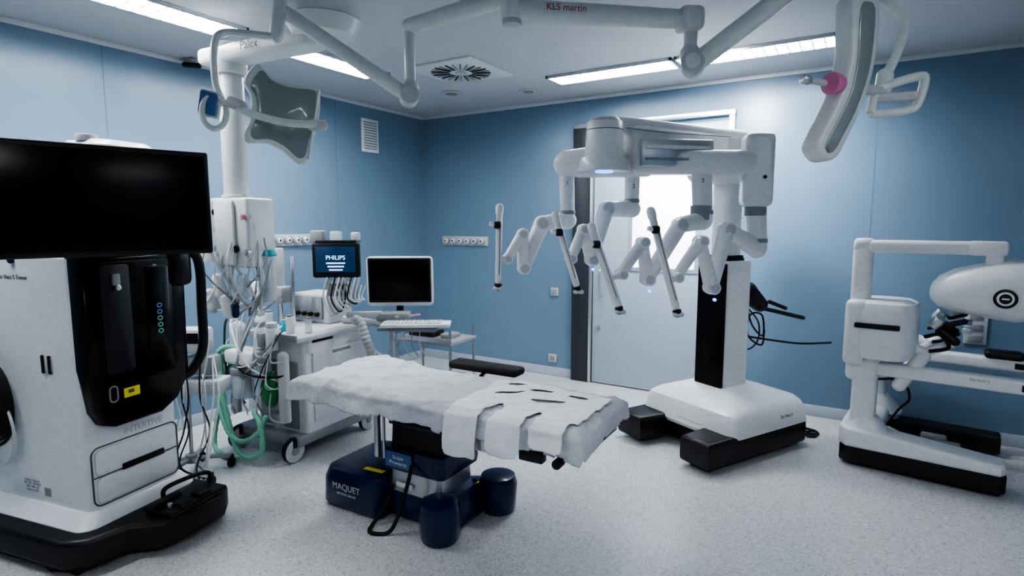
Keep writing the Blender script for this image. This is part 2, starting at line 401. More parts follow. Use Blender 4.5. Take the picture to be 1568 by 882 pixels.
R.beam('rail_slot',(.85,3.702,2.185),(1.30,3.828,2.19),.03,.022,WH,.004)
R.beam('rail_slot_2',(.85,3.702,2.11),(1.30,3.828,2.115),.03,.015,GR,.004)
R.cyl('hub',(.59,3.73,2.10),(.59,3.73,2.34),.125,WH,.115,32)
R.cyl('hub_seam',(.59,3.73,2.285),(.59,3.73,2.291),.120,GR,.120,32)
R.cyl('hub_top',(.59,3.73,2.34),(.59,3.73,2.365),.10,LG,.09)
R.cyl('hub_skirt',(.59,3.76,2.03),(.59,3.76,2.12),.165,WH,.145,32)
R.add('platform',bm_beam((.40,3.92,2.10),(.95,3.90,2.10),.18,.18,.05),WH)
R.add('platform_side',bm_beam((.78,3.86,2.10),(1.62,3.86,2.10),.18,.16,.05),WH)
R.cyl('hub_light_ring',(.58,3.66,2.018),(.58,3.66,2.03),.055,BLUEL)
R.cap('arm1_housing',(.58,3.85,2.11),(.37,3.93,2.10),.10,WH,.09)
R.text('arm_num_1','1',PL(.37,3.880,1.97,(1,0,0),(0,0,1)),.04,INK)
def arm(i,top,rp,links,bar,ringcol=True):
    x,y,z=top;a=links[0]
    R.cyl('arm%d_post'%i,(x,y,z),(a[0],a[1],a[2]+.05),rp,WH,rp*.95)
    R.cyl('arm%d_collar'%i,(a[0],a[1],a[2]+.04),(a[0],a[1],a[2]+.07),rp*1.03,GR)
    R.cap('arm%d_shoulder'%i,(a[0],a[1],a[2]+.05),a,rp*1.0,WH,rp*.98)
    n=len(links)
    for k in range(n-1):
        p,q=Vector(links[k]),Vector(links[k+1]);r1=.062-.008*k;r2=.052-.008*k
        R.cap('arm%d_link%d'%(i,k+1),p,q,max(r1,.034),WH,max(r2,.032))
        side=V(.15,-.98,0)
        R.cyl('arm%d_joint%d'%(i,k+1),q-side*.045,q+side*.056,max(.048-.006*k,.032),WH)
        R.cyl('arm%d_jring%d'%(i,k+1),q+side*.056,q+side*.0575,max(.036-.006*k,.022),LG)
    b1,b2=Vector(bar[0]),Vector(bar[1]);d=(b2-b1).normalized()
    last=Vector(links[-1]);near=b1+d*max(.05,min((b2-b1).length-.05,(last-b1).dot(d)))
    R.beam('arm%d_wrist'%i,last,near,.035,.04,WH,.012)
    R.beam('arm%d_insertion_beam'%i,b1,b2,.040,.05,WH,.014)
    R.beam('arm%d_insertion_track'%i,b1+V(.006,-.026,0)+d*.10,b2+V(.006,-.026,0)-d*.06,.007,.005,GR,.001)
    R.cap('arm%d_beam_end'%i,b1-d*.012,b1+d*.02,.026,WH)
    cp=b1+d*.10
    R.box('arm%d_carriage'%i,cp+V(-.01,-.04,0),(.045,.05,.045),DK,bev=.01)
    R.cyl('arm%d_carriage_pin'%i,cp+V(-.03,-.05,.0),cp+V(-.06,-.055,.01),.014,WH)
    R.cyl('arm%d_cannula_mount'%i,b2,b2+d*.045,.026,DK,.02)
    R.cap('arm%d_cannula_clip'%i,b2+d*.03+V(-.02,-.01,0),b2+d*.03+V(.02,-.01,0),.014,LG)
arm(1,(.37,3.95,2.06),.052,[(.38,3.95,1.72),(.20,3.90,1.70),(.08,3.85,1.40),(.07,3.80,1.63),(-.03,3.75,1.47)],((-.08,3.70,1.79),(-.09,3.70,1.31)))
arm(2,(.83,4.0,2.06),.052,[(.83,4.0,1.80),(.64,3.90,1.80),(.53,3.80,1.46),(.46,3.70,1.66),(.37,3.60,1.48)],((.27,3.55,1.74),(.40,3.50,1.31)))
arm(3,(1.27,3.90,2.08),.068,[(1.29,3.90,1.72),(1.11,3.80,1.69),(.88,3.70,1.34),(.82,3.60,1.58),(.67,3.50,1.39)],((.48,3.45,1.67),(.64,3.40,1.20)))
R.add('arm4_housing',bm_box((1.63,3.87,2.05),(.19,.20,.48),rz=-10,bev=.04,seg=3),WH)
arm(4,(1.63,3.86,1.84),.066,[(1.65,3.86,1.53),(1.40,3.75,1.66),(1.28,3.65,1.29),(1.15,3.50,1.59),(.98,3.40,1.38)],((.81,3.35,1.76),(.96,3.30,1.20)))
R.cyl('arm4_collar_upper',(1.63,3.86,1.75),(1.63,3.86,1.81),.07,GR)
R.cyl('arm3_collar_upper',(1.28,3.90,1.72),(1.28,3.90,1.82),.071,GR)
for i,(p) in enumerate(((.88,3.64,1.27),(1.28,3.59,1.22),(.53,3.745,1.40))):
    R.cyl('blue_indicator_%d'%i,V(*p),V(p[0],p[1]-.02,p[2]),.010,BLUEL)
R.cyl('housing_dot',(1.64,3.762,2.0),(1.64,3.755,2.0),.012,DK)
for t,x,y,z in(('2',.83,3.943,1.95),('3',1.26,3.828,1.98)):
    R.text('arm_num_'+t,t,PL(x,y,z,(1,0,0),(0,0,1)),.04,INK)
R.cap('helm_body',(1.86,4.50,1.16),(1.97,4.50,1.06),.085,DK,.06)
R.beam('helm_handle',(1.95,4.46,1.04),(2.30,4.44,.96),.05,.03,DK,.012)
R.beam('helm_handle_top',(2.02,4.47,1.09),(2.17,4.47,1.03),.035,.03,DK,.01)
R.cyl('helm_mount',(1.75,4.46,1.15),(1.88,4.5,1.15),.04,DK)
R.tube('cable_loop_1',[(1.86,4.5,1.08),(1.90,4.46,.90),(1.98,4.44,.82),(1.97,4.45,.98),(1.88,4.46,.98),(1.87,4.46,.82),(1.98,4.46,.74),(2.0,4.46,.86)],.007,RB)
R.tube('cable_loop_2',[(1.86,4.5,1.05),(1.93,4.42,.93),(1.93,4.42,.78),(1.84,4.4,.72),(1.82,4.42,.85)],.006,RB)
R.tube('hanging_cable',[(1.85,4.55,.80),(2.1,4.52,.765),(2.3,4.47,.75),(2.48,4.36,.78)],.008,RB)
R.site=False
C=A('power_cable',2.3,4.3,0);C.site=True
C.tube('floor_cable_1',[(2.32,4.42,.012),(2.36,4.47,.012),(2.48,4.52,.012),(2.42,4.40,.012),(2.36,4.42,.012),(2.42,4.56,.012),(2.46,4.64,.012)],.009,RB)
C.tube('floor_cable_2',[(2.32,4.5,.012),(2.45,4.44,.012),(2.48,4.52,.012),(2.38,4.62,.012),(2.32,4.55,.012)],.009,RB)
C2=A('power_cable.001',3.9,3.9,0);C2.site=True
C2.tube('cable_a',[(3.40,3.58,.012),(3.5,3.55,.012),(3.62,3.66,.012),(3.75,3.58,.012),(4.0,3.62,.012)],.01,RB)

# ------------------------------------------------------------ SURGEON CONSOLE
S=A('surgeon_console',2.40,3.98,-38.5)
W=.86
S.add('base_black',bm_prism([(-.02,-.06),(.02,-.10),(.86,-.10),(.89,-.07),(.89,.15),(.35,.17),(.25,.25),(.25,.62),(.35,.70),(.89,.72),(.89,W),(.05,W),(-.02,W-.06)],.02,.16,.02),DK)
wp=[(-.03,-.05),(.02,-.11),(.86,-.105),(.885,-.07),(.88,.10),(.33,.13),(.21,.22),(.21,.66),(.27,.74),(.23,W),(.05,W+.01),(-.03,W-.06)]
bmw=bm_prism(wp,.135,.21,.025,seg=3)
for v in bmw.verts:
    if v.co.z>.17:v.co.z+=.075*max(0,1-max(0,v.co.x)/.7)
S.add('base_white',bmw,WH)
for n_,yy in(('left',.05),('right',W-.13)):
    S.add('foot_rise_'+n_,bm_rloft([(.22,.13,yy,.31,.27,.09),(.29,.12,yy-.01,.24,.20,.08),(.36,.11,yy-.02,.15,.14,.06)]),WH)
S.box('pedal_tray',(.50,.44,.06),(.50,.44,.06),DK,bev=.015)
for i in range(3):S.box('pedal_%d'%i,(.50+.08*(i%2),.31+.13*i,.11),(.16,.09,.05),GR,bev=.015)
for n,yy in(('near',.02),('far',W-.14)):
    S.box('post_'+n,(.10,yy,.48),(.15,.13,.40),WH,bev=.03,seg=3)
    S.box('armrest_block_'+n,(.08,yy,.71),(.20,.15,.22),WH,bev=.04,seg=3)
    S.box('armrest_beam_'+n,(.56,yy,.70),(.96,.10,.09),WH,bev=.02,seg=3)
    S.box('armrest_end_'+n,(.97,yy-.052,.70),(.10,.006,.04),DK,bev=.002)
S.box('armrest_pad_far',(.86,W-.14,.765),(.22,.13,.06),DK,bev=.025,seg=3)
S.text('base_text','Da Vinci 5',PL(.72,-.032,.715,(1,0,0),(0,0,1)),.024,GR)
S.box('rear_cross',(.08,.37,.68),(.16,.74,.16),WH,bev=.03,seg=3)
S.add('tower_body',bm_rloft([(.78,.17,.10,.34,.40,.10),(.84,.18,.10,.40,.44,.13),(1.10,.18,.10,.40,.44,.13),(1.16,.18,.10,.37,.41,.13),(1.18,.18,.10,.30,.34,.11)]),WH)
S.box('side_shell',(.03,-.05,.95),(.13,.13,.46),WH,bev=.04,seg=3)
S.box('body_recess',(.16,-.118,1.01),(.26,.03,.035),DK,bev=.008)
S.box('frame_post',(.04,.02,1.36),(.12,.11,.48),WH,bev=.03,seg=3)
S.box('frame_beam',(.38,.02,1.545),(.80,.11,.085),WH,bev=.025,seg=3)
S.box('frame_cover',(.70,.02,1.545),(.20,.118,.09),WH,bev=.02)
S.box('frame_drop',(.74,.02,1.47),(.09,.10,.20),WH,bev=.03,seg=3)
M=PL(0,0,0,(0,1,0),(0,0,1))
secs=[(.425,.06,1.255,.05,.05,.024),(.435,.06,1.257,.13,.11,.05),(.47,.06,1.262,.22,.20,.09),(.54,.06,1.272,.29,.27,.12),(.64,.06,1.28,.33,.32,.14),(.76,.06,1.287,.36,.37,.16),(.86,.06,1.287,.36,.39,.16),(.92,.06,1.285,.34,.36,.15),(.955,.06,1.285,.28,.30,.12)]
S.add('viewer_head',bm_rloft(secs,M),WH,60)
S.box('viewer_eyepiece',(.98,.06,1.33),(.12,.30,.24),DK,bev=.05,seg=3)
S.cyl('logo_ring',(.80,-.118,1.25),(.80,-.128,1.25),.058,DK);S.cyl('logo_inner',(.80,-.126,1.25),(.80,-.131,1.25),.042,WH)
S.cyl('logo_core',(.80,-.13,1.25),(.80,-.134,1.25),.03,DK);S.box('logo_bar',(.80,-.136,1.25),(.035,.004,.010),WH,bev=.002)
for n,yy in(('near',.03),('far',.42)):
    S.cap('master_link_a_'+n,(.28,yy+.04,.90),(.42,yy,.84),.035,WH)
    S.cap('master_link_b_'+n,(.42,yy,.84),(.56,yy,.92),.03,WH)
    S.cap('master_link_c_'+n,(.30,yy,.60),(.42,yy,.82),.045,WH)
    S.cap('master_wrist_'+n,(.50,yy-.02,1.0),(.58,yy-.02,.94),.028,DK)
    S.cyl('master_ring_'+n,(.46,yy-.03,1.03),(.50,yy-.05,1.09),.035,AL)
    S.cap('master_grip_'+n,(.54,yy-.05,1.05),(.62,yy-.05,1.08),.018,DK)
    S.box('master_plate_'+n,(.63,yy-.03,1.02),(.06,.04,.04),AL,rz=20)
    S.tube('master_cable_'+n,[(.42,yy,.95),(.5,yy-.05,.98),(.55,yy-.04,.9),(.45,yy-.03,.86)],.012,RB)
S.tube('hang_cable',[(.10,.05,.60),(.30,.08,.62),(.36,.1,.50),(.30,.12,.40),(.22,.1,.24)],.008,RB)

# ------------------------------------------------------------ VISION TOWER CART
K=A('vision_tower_cart',-2.408,3.11,-20)
K.add('base',bm_prism([(-.48,-.38),(-.42,-.43),(.42,-.43),(.53,-.36),(.57,-.20),(.70,-.12),(.73,.0),(.73,.25),(.66,.34),(-.42,.34),(-.48,.30)],.035,.185,.03,seg=3),DK)
K.add('body_flare',bm_rloft([(.165,.0,-.01,.92,.66,.07),(.19,0,-.01,.92,.66,.07),(.25,0,0,.83,.55,.05)]),WH)
K.add('body',bm_rloft([(.24,0,0,.80,.52,.04),(1.53,0,0,.80,.52,.04)]),WH)
K.add('body_top',bm_rloft([(1.53,0,0,.78,.50,.04),(1.545,0,0,.74,.46,.04)]),LG)
for i,(x,y) in enumerate(((.44,-.36),(.62,.26),(-.38,-.34),(-.38,.27),(.30,-.38))):
    K.cyl('caster_%d'%i,(x,y-.025,.05),(x,y+.025,.05),.05,RB)
    K.cyl('caster_hub_%d'%i,(x,y-.028,.05),(x,y+.028,.05),.02,GR)
FY=PL(.40,0,0,(0,1,0),(0,0,1))
def outline(n,y0,y1,z0,z1,r,m,x=.40):
    pts=[(x,a,b) for a,b in rrect(y1-y0,z1-z0,r,4,(y0+y1)/2,(z0+z1)/2)];pts.append(pts[0])
    K.tube(n,pts,.004,m,smooth=False,seg=6)
for i,(z0,z1) in enumerate(((.275,.41),(.42,.555))):
    K.add('drawer_%d'%(i+1),bm_prism(rrect(.45,z1-z0,.03,4,.005,(z0+z1)/2),0,.012,.004,M=FY),WH)
outline('drawer_gap',-.235,.245,.262,.568,.04,INK);K.beam('drawer_split',(.402,-.23,.415),(.402,.24,.415),.006,.004,INK,0)
K.box('drawer_slot',(.413,.03,.425),(.012,.24,.035),DK,bev=.01)
K.text('brand_text','INTUITIVE',PL(.402,.05,.605,(0,1,0),(0,0,1)),.05,LG)
pan=[(-.255,1.54),(-.255,.98),(-.235,.76),(-.20,.69),(-.14,.665),(.12,.665),(.22,.72),(.30,.84),(.31,1.54)]
K.add('front_panel',bm_prism(pan,-.05,.07,.018,M=FY,seg=3),BK)
K.add('front_recess',bm_prism(rrect(.42,.62,.03,4,.01,1.20),.068,.076,.003,M=FY),SC)
K.add('front_recess_frame',bm_prism(rrect(.15,.55,.02,4,-.10,1.22),.074,.082,.003,M=FY),DK)
K.box('equipment_block',(.485,-.10,1.42),(.02,.04,.06),GR);K.cyl('equipment_port',(.49,-.10,1.38),(.505,-.10,1.38),.015,AL)
K.add('status_strip',bm_prism(rrect(.14,.55,.02,4,.13,1.20),.074,.080,.003,M=FY),BK)
for i in range(5):
    K.tube('status_led_%d'%i,[(.4815,.13+.014*math.cos(t*math.pi/4),1.12+.035*i+.011*math.sin(t*math.pi/4)) for t in range(9)],.0018,GLED if i<3 else BLED,smooth=False,seg=5)
K.box('warning_label',(.472,-.05,.83),(.004,.085,.05),YEL,bev=.001);K.box('warning_icon',(.474,-.055,.835),(.003,.03,.018),INK,bev=0)
outline('panel_key_ring',-.165,-.125,.80,.88,.018,GR,.472)
K.cyl('panel_button',(.47,.12,1.47),(.478,.12,1.47),.015,GR)
K.tube('side_handle',[(.42,.30,1.54),(.50,.37,1.50),(.50,.38,1.2),(.50,.37,.98),(.47,.32,.86),(.44,.27,.82)],.026,DK)
K.box('panel_shoulder',(.44,.28,1.45),(.14,.12,.20),DK,bev=.04,seg=3)
K.add('side_handle_cup',bm_prism(rrect(.075,.10,.025,4,.18,1.0),0,.006,.002,M=PL(0,-.26,0,(1,0,0),(0,0,1))),LG)
for i,x in enumerate((.155,.205)):K.beam('side_grip_%d'%i,(x,-.268,.95),(x+.0,-.268,1.045),.018,.012,DK,.005)
K.text('side_text','Da Vinci 5 Tower',PL(-.03,-.262,1.43,(1,0,0),(0,0,1)),.032,INK)
K.cyl('side_latch',(-.02,-.26,1.52),(-.02,-.275,1.52),.02,DK)
K.text('side_print','Intuitive Surgical\nREF 380  SN 0042\n2023  MD  CE\nMade in USA',PL(-.03,-.262,.33,(1,0,0),(0,0,1)),.018,GR)
K.box('side_code',(.09,-.262,.31),(.045,.002,.045),GR,bev=0)
for i in range(5):
    K.add('cable_coil_%d'%i,bm_ring((-.25+.012*i,-.29-.012*i,.76+.01*i),.17-.012*i,.009,(0,1,0),sy=1.35),RB)
K.add('tube_coil',bm_ring((-.19,-.30,.62),.15,.007,(.1,1,0),sy=1.2),LG)
K.cyl('coil_hook',(-.25,-.26,.92),(-.25,-.36,.93),.015,DK)
K.box('pedal_tray',(.63,.10,.20),(.20,.36,.035),DK,bev=.015)
K.box('pedal_bar',(.60,-.02,.235),(.05,.20,.03),DK,bev=.012);K.tube('pedal_loop',[(.55,.02,.21),(.56,.04,.28),(.60,.25,.28),(.60,.28,.21)],.012,DK)
for i,y in enumerate((.02,.14)):K.box('pedal_%d'%i,(.69,y,.225),(.08,.08,.03),DK,bev=.012)
K.cyl('pedal_pin',(.66,-.03,.21),(.66,-.03,.24),.014,AL)
K.cyl('mast',(.22,.05,1.5),(.22,.05,2.02),.05,WH)
K.add('top_shelf',bm_rloft([(2.0,.28,.06,.34,.34,.06),(2.09,.28,.06,.34,.34,.06),(2.12,.28,.06,.28,.28,.06)]),WH)
K.cyl('top_puck',(.30,-.06,2.11),(.30,-.06,2.145),.05,LG)
K.beam('monitor_arm',(.24,.04,1.8),(.80,-.33,1.8),.09,.07,DK,.015)
def kmon(n,c,w,h,t,m,rz,bev):K.box(n,c,(w,t,h),m,rz=rz,bev=bev,seg=3)
kmon('monitor_shell',(.815,-.372,1.795),.86,.475,.045,DK,62.4,.012)
nn=V(math.sin(math.radians(62.4)),-math.cos(math.radians(62.4)),0)
c=V(.815,-.372,1.795)+nn*.024
kmon('monitor_screen',c,.82,.43,.004,SC,62.4,.001)
kmon('monitor_back',V(.815,-.372,1.795)-nn*.05,.45,.30,.07,DK,62.4,.02)

# ------------------------------------------------------------ CEILING SUPPLY PENDANT
Pn=A('ceiling_supply_pendant',-1.05,3.33,0);Pn.site=True
Pn.cyl('ceiling_flange',(-1.05,3.33,2.80),(-1.05,3.33,3.0),.20,WH2,.20,36)
Pn.add('ceiling_drum',bm_cap((-1.05,3.33,2.735),(-1.05,3.33,2.82),.17,.21,36,False),WH2)
Pn.beam('arm',(-1.10,3.35,2.73),(-1.93,3.77,2.73),.17,.10,WH2,.03)
Pn.cyl('arm_joint',(-1.76,3.70,2.62),(-1.76,3.70,2.80),.10,WH2)
Pn.text('arm_text','Palex',PL(-1.53,3.455,2.735,(.89,-.45,0),(0,0,1)),.07,INK)
Pn.cyl('column',(-1.76,3.70,1.86),(-1.76,3.70,2.66),.075,WH2)
Pn.cyl('column_collar',(-1.76,3.70,1.83),(-1.76,3.70,1.88),.09,LG)
Pn.box('service_head',(-1.74,3.72,1.64),(.31,.24,.44),WH2,rz=-20,bev=.02,seg=3)
Pn.box('service_panel',(-1.80,3.60,1.64),(.15,.02,.40),WH,rz=-20,bev=.005)
Pn.cyl('knob',(-1.66,3.59,1.74),(-1.65,3.54,1.74),.016,PINK);Pn.cyl('knob_rim',(-1.66,3.61,1.74),(-1.655,3.57,1.74),.035,LG)
for i,(dx,dz) in enumerate(((-.24,.13),(-.24,.02),(-.24,-.1),(-.10,-.1),(-.02,-.12))):
    Pn.cyl('gas_port_%d'%i,(-1.62+dx,3.60-dx*.36-.02,1.64+dz),(-1.62+dx-.01,3.55-dx*.36-.02,1.64+dz),.022,(DK,AL,GR)[i%3])
Pn.box('side_pump',(-1.95,3.70,1.60),(.08,.12,.30),WH,bev=.02)
Pn.cap('suction_bottle',(-1.93,3.62,1.93),(-1.93,3.62,1.82),.035,CLEAR)
Pn.cyl('suction_canister',(-1.60,3.72,1.20),(-1.60,3.72,1.49),.055,CLEAR,.062);Pn.cyl('suction_lid',(-1.60,3.72,1.49),(-1.60,3.72,1.53),.068,TEAL,.05)
Pn.cyl('suction_fill',(-1.60,3.72,1.21),(-1.60,3.72,1.34),.05,LG)
random.seed(11)
tm=[LG,LG,WH,CLEAR,WH,GR,RB,LG]
for i in range(24):
    x0=-1.96+.46*random.random();y0=3.56+.1*random.random();z0=1.42+random.random()*.30
    x1=-2.0+.5*random.random();y1=3.66+.15*random.random();z1=1.12+.2*random.random()
    mx=(x0+x1)/2+random.uniform(-.12,.12)
    Pn.tube('hose_%d'%i,[(x0,y0,z0),(x0+random.uniform(-.05,.05),y0-.04,z0-.16),(mx,(y0+y1)/2-.03,1.10+random.random()*.1),(x1,y1,z1)],random.choice((.004,.005,.008)),random.choice(tm),k=6)
Pn.cap('pressure_bulb',(-1.76,3.60,1.18),(-1.76,3.60,1.12),.022,NV)
for i,(x,y,z,m) in enumerate(((-1.88,3.63,1.35,WH),(-1.95,3.66,1.25,LG),(-1.72,3.63,1.35,CLEAR),(-1.83,3.62,1.22,WH))):
    Pn.cap('bag_%d'%i,(x,y,z),(x+.02,y,z-.09),.035,m,.04)

# ------------------------------------------------------------ INFUSION STAND
I=A('infusion_stand',-2.17,3.72,0);
for i in range(5):
    an=math.radians(-38+72*i);c_=V(math.cos(an),math.sin(an),0);rr_=.27 if i==0 else .24
    I.beam('leg_%d'%i,V(0,0,.12),c_*rr_+V(0,0,.085),.035,.025,GR,.008)
    I.cyl('wheel_%d'%i,c_*rr_+V(-.018,0,.033),c_*rr_+V(.018,0,.033),.033,RB)
    I.cyl('fork_%d'%i,c_*rr_+V(0,0,.04),c_*rr_+V(0,0,.09),.018,DK)
I.cyl('pole',(0,0,.10),(0,0,1.02),.013,ST);I.cyl('hub',(0,0,.09),(0,0,.15),.04,GR)
I.box('pump',(.05,.03,.93),(.20,.14,.16),LG,bev=.02);I.box('pump_face',(.05,-.042,.95),(.13,.005,.07),SC,bev=.002)
I.box('pump_2',(.10,.03,.76),(.19,.12,.13),GR,bev=.02);I.box('basket',(.12,.03,.62),(.26,.18,.10),LG,bev=.02)
random.seed(3)
for i in range(9):
    x=random.uniform(-.02,.22)
    I.tube('lead_%d'%i,[(x,-.06,random.uniform(.7,.98)),(x+random.uniform(-.05,.08),-.13,.6),(x+random.uniform(-.06,.06),-.10,.35),(x-.05,-.12,.12),(random.uniform(.0,.22),-.10,.015)],.005,(RB,LG,WH)[i%3])

# ------------------------------------------------------------ ANESTHESIA MACHINE  local x right, y away
N=A('anesthesia_machine',-1.63,4.417,-28)
N.box('base',(0,0,.14),(.66,.78,.08),GR,bev=.02,seg=3)
for i,(x,y) in enumerate(((-.29,-.40),(.29,-.40),(.29,.36),(-.29,.36))):
    N.cyl('wheel_%d'%i,(x-.022,y,.085),(x+.022,y,.085),.085,LG);N.cyl('tyre_%d'%i,(x-.018,y,.09),(x+.018,y,.09),.09,RB)
    N.cyl('hubcap_%d'%i,(x-.03,y,.085),(x+.03,y,.085),.03,GR)
    N.cyl('swivel_%d'%i,(x,y,.10),(x,y,.17),.03,DK)
N.add('cabinet',bm_rloft([(.17,.06,.04,.52,.68,.03),(.86,.06,.04,.50,.66,.03)]),WH)
for i in range(3):
    N.box('drawer_%d'%i,(.32,.06,.33+.18*i),(.014,.56,.165),WH,bev=.005)
    N.box('drawer_pull_%d'%i,(.33,.06,.38+.18*i),(.012,.18,.02),GR,bev=.004)
N.box('front_door',(.05,-.30,.45),(.40,.02,.5),GR,bev=.008)
N.box('worktop',(.06,.0,.885),(.62,.80,.04),LG,bev=.015);N.box('worktop_lip',(.06,-.40,.90),(.62,.02,.05),GR,bev=.006)
N.box('upper_housing',(-.06,.26,1.02),(.40,.26,.24),LG,bev=.02,seg=3)
N.box('flow_panel',(-.07,.12,1.03),(.30,.02,.18),GR,bev=.005)
for i in range(4):N.cyl('flow_knob_%d'%i,(-.17+.07*i,.115,.98),(-.17+.07*i,.08,.98),.018,DK);N.box('flow_tube_%d'%i,(-.17+.07*i,.11,1.07),(.02,.01,.08),CLEAR,bev=.003)
N.box('drawer_box',(.18,-.13,.83),(.30,.26,.14),WH,bev=.012);N.box('drawer_box_slot',(.335,-.13,.85),(.006,.2,.02),DK,bev=.003)
N.cyl('absorber',(-.14,-.46,.62),(-.14,-.46,.44),.075,CLEAR);N.cyl('absorber_granules',(-.14,-.46,.61),(-.14,-.46,.47),.07,WH);N.cyl('absorber_cap',(-.14,-.46,.66),(-.14,-.46,.61),.08,GR)
N.box('breathing_block',(-.12,-.44,.74),(.30,.16,.12),WH,bev=.03,seg=3)
N.cap('ventilator_bellows',(-.22,-.42,.82),(-.22,-.42,.93),.06,CLEAR)
N.cyl('vaporizer_1',(.0,-.40,.80),(.0,-.40,.96),.045,WH);N.cyl('vaporizer_dial_1',(.0,-.40,.96),(.0,-.40,1.0),.04,GR)
N.cyl('vaporizer_2',(.12,-.40,.80),(.12,-.40,.96),.045,WH);N.cyl('vaporizer_dial_2',(.12,-.40,.96),(.12,-.40,1.0),.04,LG)
N.add('reservoir_bag',bm_loft([[V(.15+math.cos(2*math.pi*j/16)*r,-.46+math.sin(2*math.pi*j/16)*r*.6,z) for j in range(16)] for z,r in((.68,.012),(.66,.02),(.62,.05),(.56,.072),(.50,.075),(.44,.06),(.41,.035),(.40,.01))]),GREENB)
N.cyl('bag_neck',(.15,-.46,.66),(.15,-.46,.74),.018,GR)
N.cyl('gas_cylinder',(.26,-.43,.30),(.26,-.43,.74),.04,LG);N.cap('gas_cylinder_top',(.26,-.43,.74),(.26,-.43,.77),.04,LG)
rib=lambda t,i:1+.22*(i%2)
N.tube('green_hose_1',[(-.24,-.40,.80),(-.30,-.50,.72),(-.28,-.53,.5),(-.22,-.54,.28),(-.10,-.57,.10),(.05,-.58,.05),(.16,-.56,.12),(.12,-.53,.28),(.02,-.50,.36)],.018,GREEN,k=10,rf=rib)
N.tube('green_hose_2',[(-.14,-.44,.80),(-.26,-.52,.80),(-.33,-.54,.66),(-.30,-.55,.4),(-.20,-.56,.2),(-.05,-.57,.15),(.10,-.55,.22),(.15,-.5,.35)],.016,GREEN,k=10,rf=rib)
N.tube('green_hose_3',[(-.28,-.42,.72),(-.34,-.50,.4),(-.36,-.56,.10),(-.25,-.59,.03),(-.05,-.60,.03)],.015,GREEN,k=10,rf=rib)
for i,(x,z,m) in enumerate(((-.33,.55,WH),(.04,.60,CLEAR),(-.05,.34,CLEAR),(.2,.26,GR),(-.25,.30,LG),(.07,.83,GR))):
    N.cyl('fitting_%d'%i,(x,-.44,z),(x,-.44,z+.10),.035,m)
random.seed(5)
for i in range(26):
    x0=random.uniform(-.34,.24);z0=random.uniform(.6,1.15);x1=random.uniform(-.35,.3);z1=random.uniform(.25,.8)
    N.tube('line_%d'%i,[(x0,-.38,z0),(x0+.03,-.47,z0-.05),((x0+x1)/2,-.52,(z0+z1)/2-.1),(x1,-.46,z1)],random.choice((.004,.006,.008)),random.choice((LG,WH,GR,RB,CLEAR)),k=5)
for i,(x,y,w,h,m) in enumerate(((-.18,-.25,.09,.10,WH),(-.05,-.28,.06,.14,CLEAR),(.05,-.22,.08,.07,TEAL),(.16,-.27,.06,.12,WH),(-.26,-.18,.07,.16,LG),(.27,-.2,.05,.1,CLEAR))):
    N.cyl('bottle_%d'%i,(x,y,.905),(x,y,.905+h),w/2,m);N.cyl('bottle_cap_%d'%i,(x,y,.905+h),(x,y,.92+h),w/3,GR)
N.cyl('rack_pole',(-.20,-.05,.9),(-.20,-.05,1.50),.018,ST);N.cyl('rack_pole_2',(-.02,-.08,.9),(-.02,-.08,1.45),.018,ST)
N.box('rack_unit_1',(-.20,-.10,1.36),(.10,.14,.30),LG,bev=.01);N.box('rack_unit_2',(-.30,-.14,1.18),(.14,.14,.14),WH,bev=.02)
N.box('rack_unit_3',(-.08,-.12,1.16),(.12,.12,.12),GR,bev=.01);N.box('rack_unit_1_face',(-.20,-.172,1.36),(.07,.004,.26),GR,bev=.002)
N.site=True
px=PL(-1.315,4.28,1.425,(1,0.06,0),(0,0,1))
N.add('patient_monitor_body',bm_prism(rrect(.345,.26,.02,4),-.03,.03,.012,M=px),DK)
N.add('patient_monitor_screen',bm_prism(rrect(.29,.19,.005,3,0,.008),.029,.032,.001,M=px),SCRB)
N.text('patient_monitor_logo','PHILIPS',px@Matrix.Translation((0,.02,.034)),.045,TXTW)
for i in range(3):N.add('patient_monitor_row_%d'%i,bm_prism(rrect(.14-.02*i,.010,.003,2,0,-.02-.025*i),.032,.034,0,M=px),TXTW)
N.add('patient_monitor_grip',bm_prism(rrect(.30,.03,.01,3,0,.135),-.02,.02,.005,M=px),DK)
N.tube('patient_monitor_arm',[(-1.31,4.33,1.38),(-1.31,4.40,1.25),(-1.34,4.42,1.10)],.025,LG)
N.box('module_rack',(-1.32,4.36,1.20),(.16,.14,.10),GR,bev=.01)
N.box('top_unit',(-1.52,4.5,1.60),(.10,.10,.09),GR,bev=.01);N.box('top_unit_2',(-1.38,4.5,1.60),(.08,.08,.08),CLEAR,bev=.01);N.box('top_unit_3',(-1.24,4.55,1.60),(.06,.08,.06),LG,bev=.01)
N.cyl('top_unit_pole',(-1.45,4.5,1.1),(-1.45,4.5,1.56),.015,ST);N.beam('top_bar',(-1.56,4.5,1.545),(-1.2,4.55,1.555),.03,.02,ST)
for i in range(9):
    x=-1.38+.03*i
    N.tube('cable_loop_%d'%i,[(x,4.25,1.30),(x-.02,4.2,1.15),(x+.05,4.18,1.02+.015*i),(x+.10-.01*i,4.22,1.16),(x+.04,4.27,1.24)],.006,(LG,GR,RB,WH)[i%4],k=6)
mm=PL(-.905,4.60,1.235,(1,.05,0),(0,-.06,1))
N.add('workstation_monitor',bm_prism(rrect(.53,.40,.03,4),-.04,.02,.012,M=mm),WH)
N.add('workstation_bezel',bm_prism(rrect(.50,.36,.01,4,0,.01),.019,.023,.001,M=mm),DK)
N.add('workstation_screen',bm_prism(rrect(.47,.33,.004,3,0,.012),.022,.025,.0005,M=mm),SC)
N.tube('workstation_neck',[(-.92,4.66,1.2),(-.93,4.70,1.0),(-.95,4.66,.90)],.03,DK)
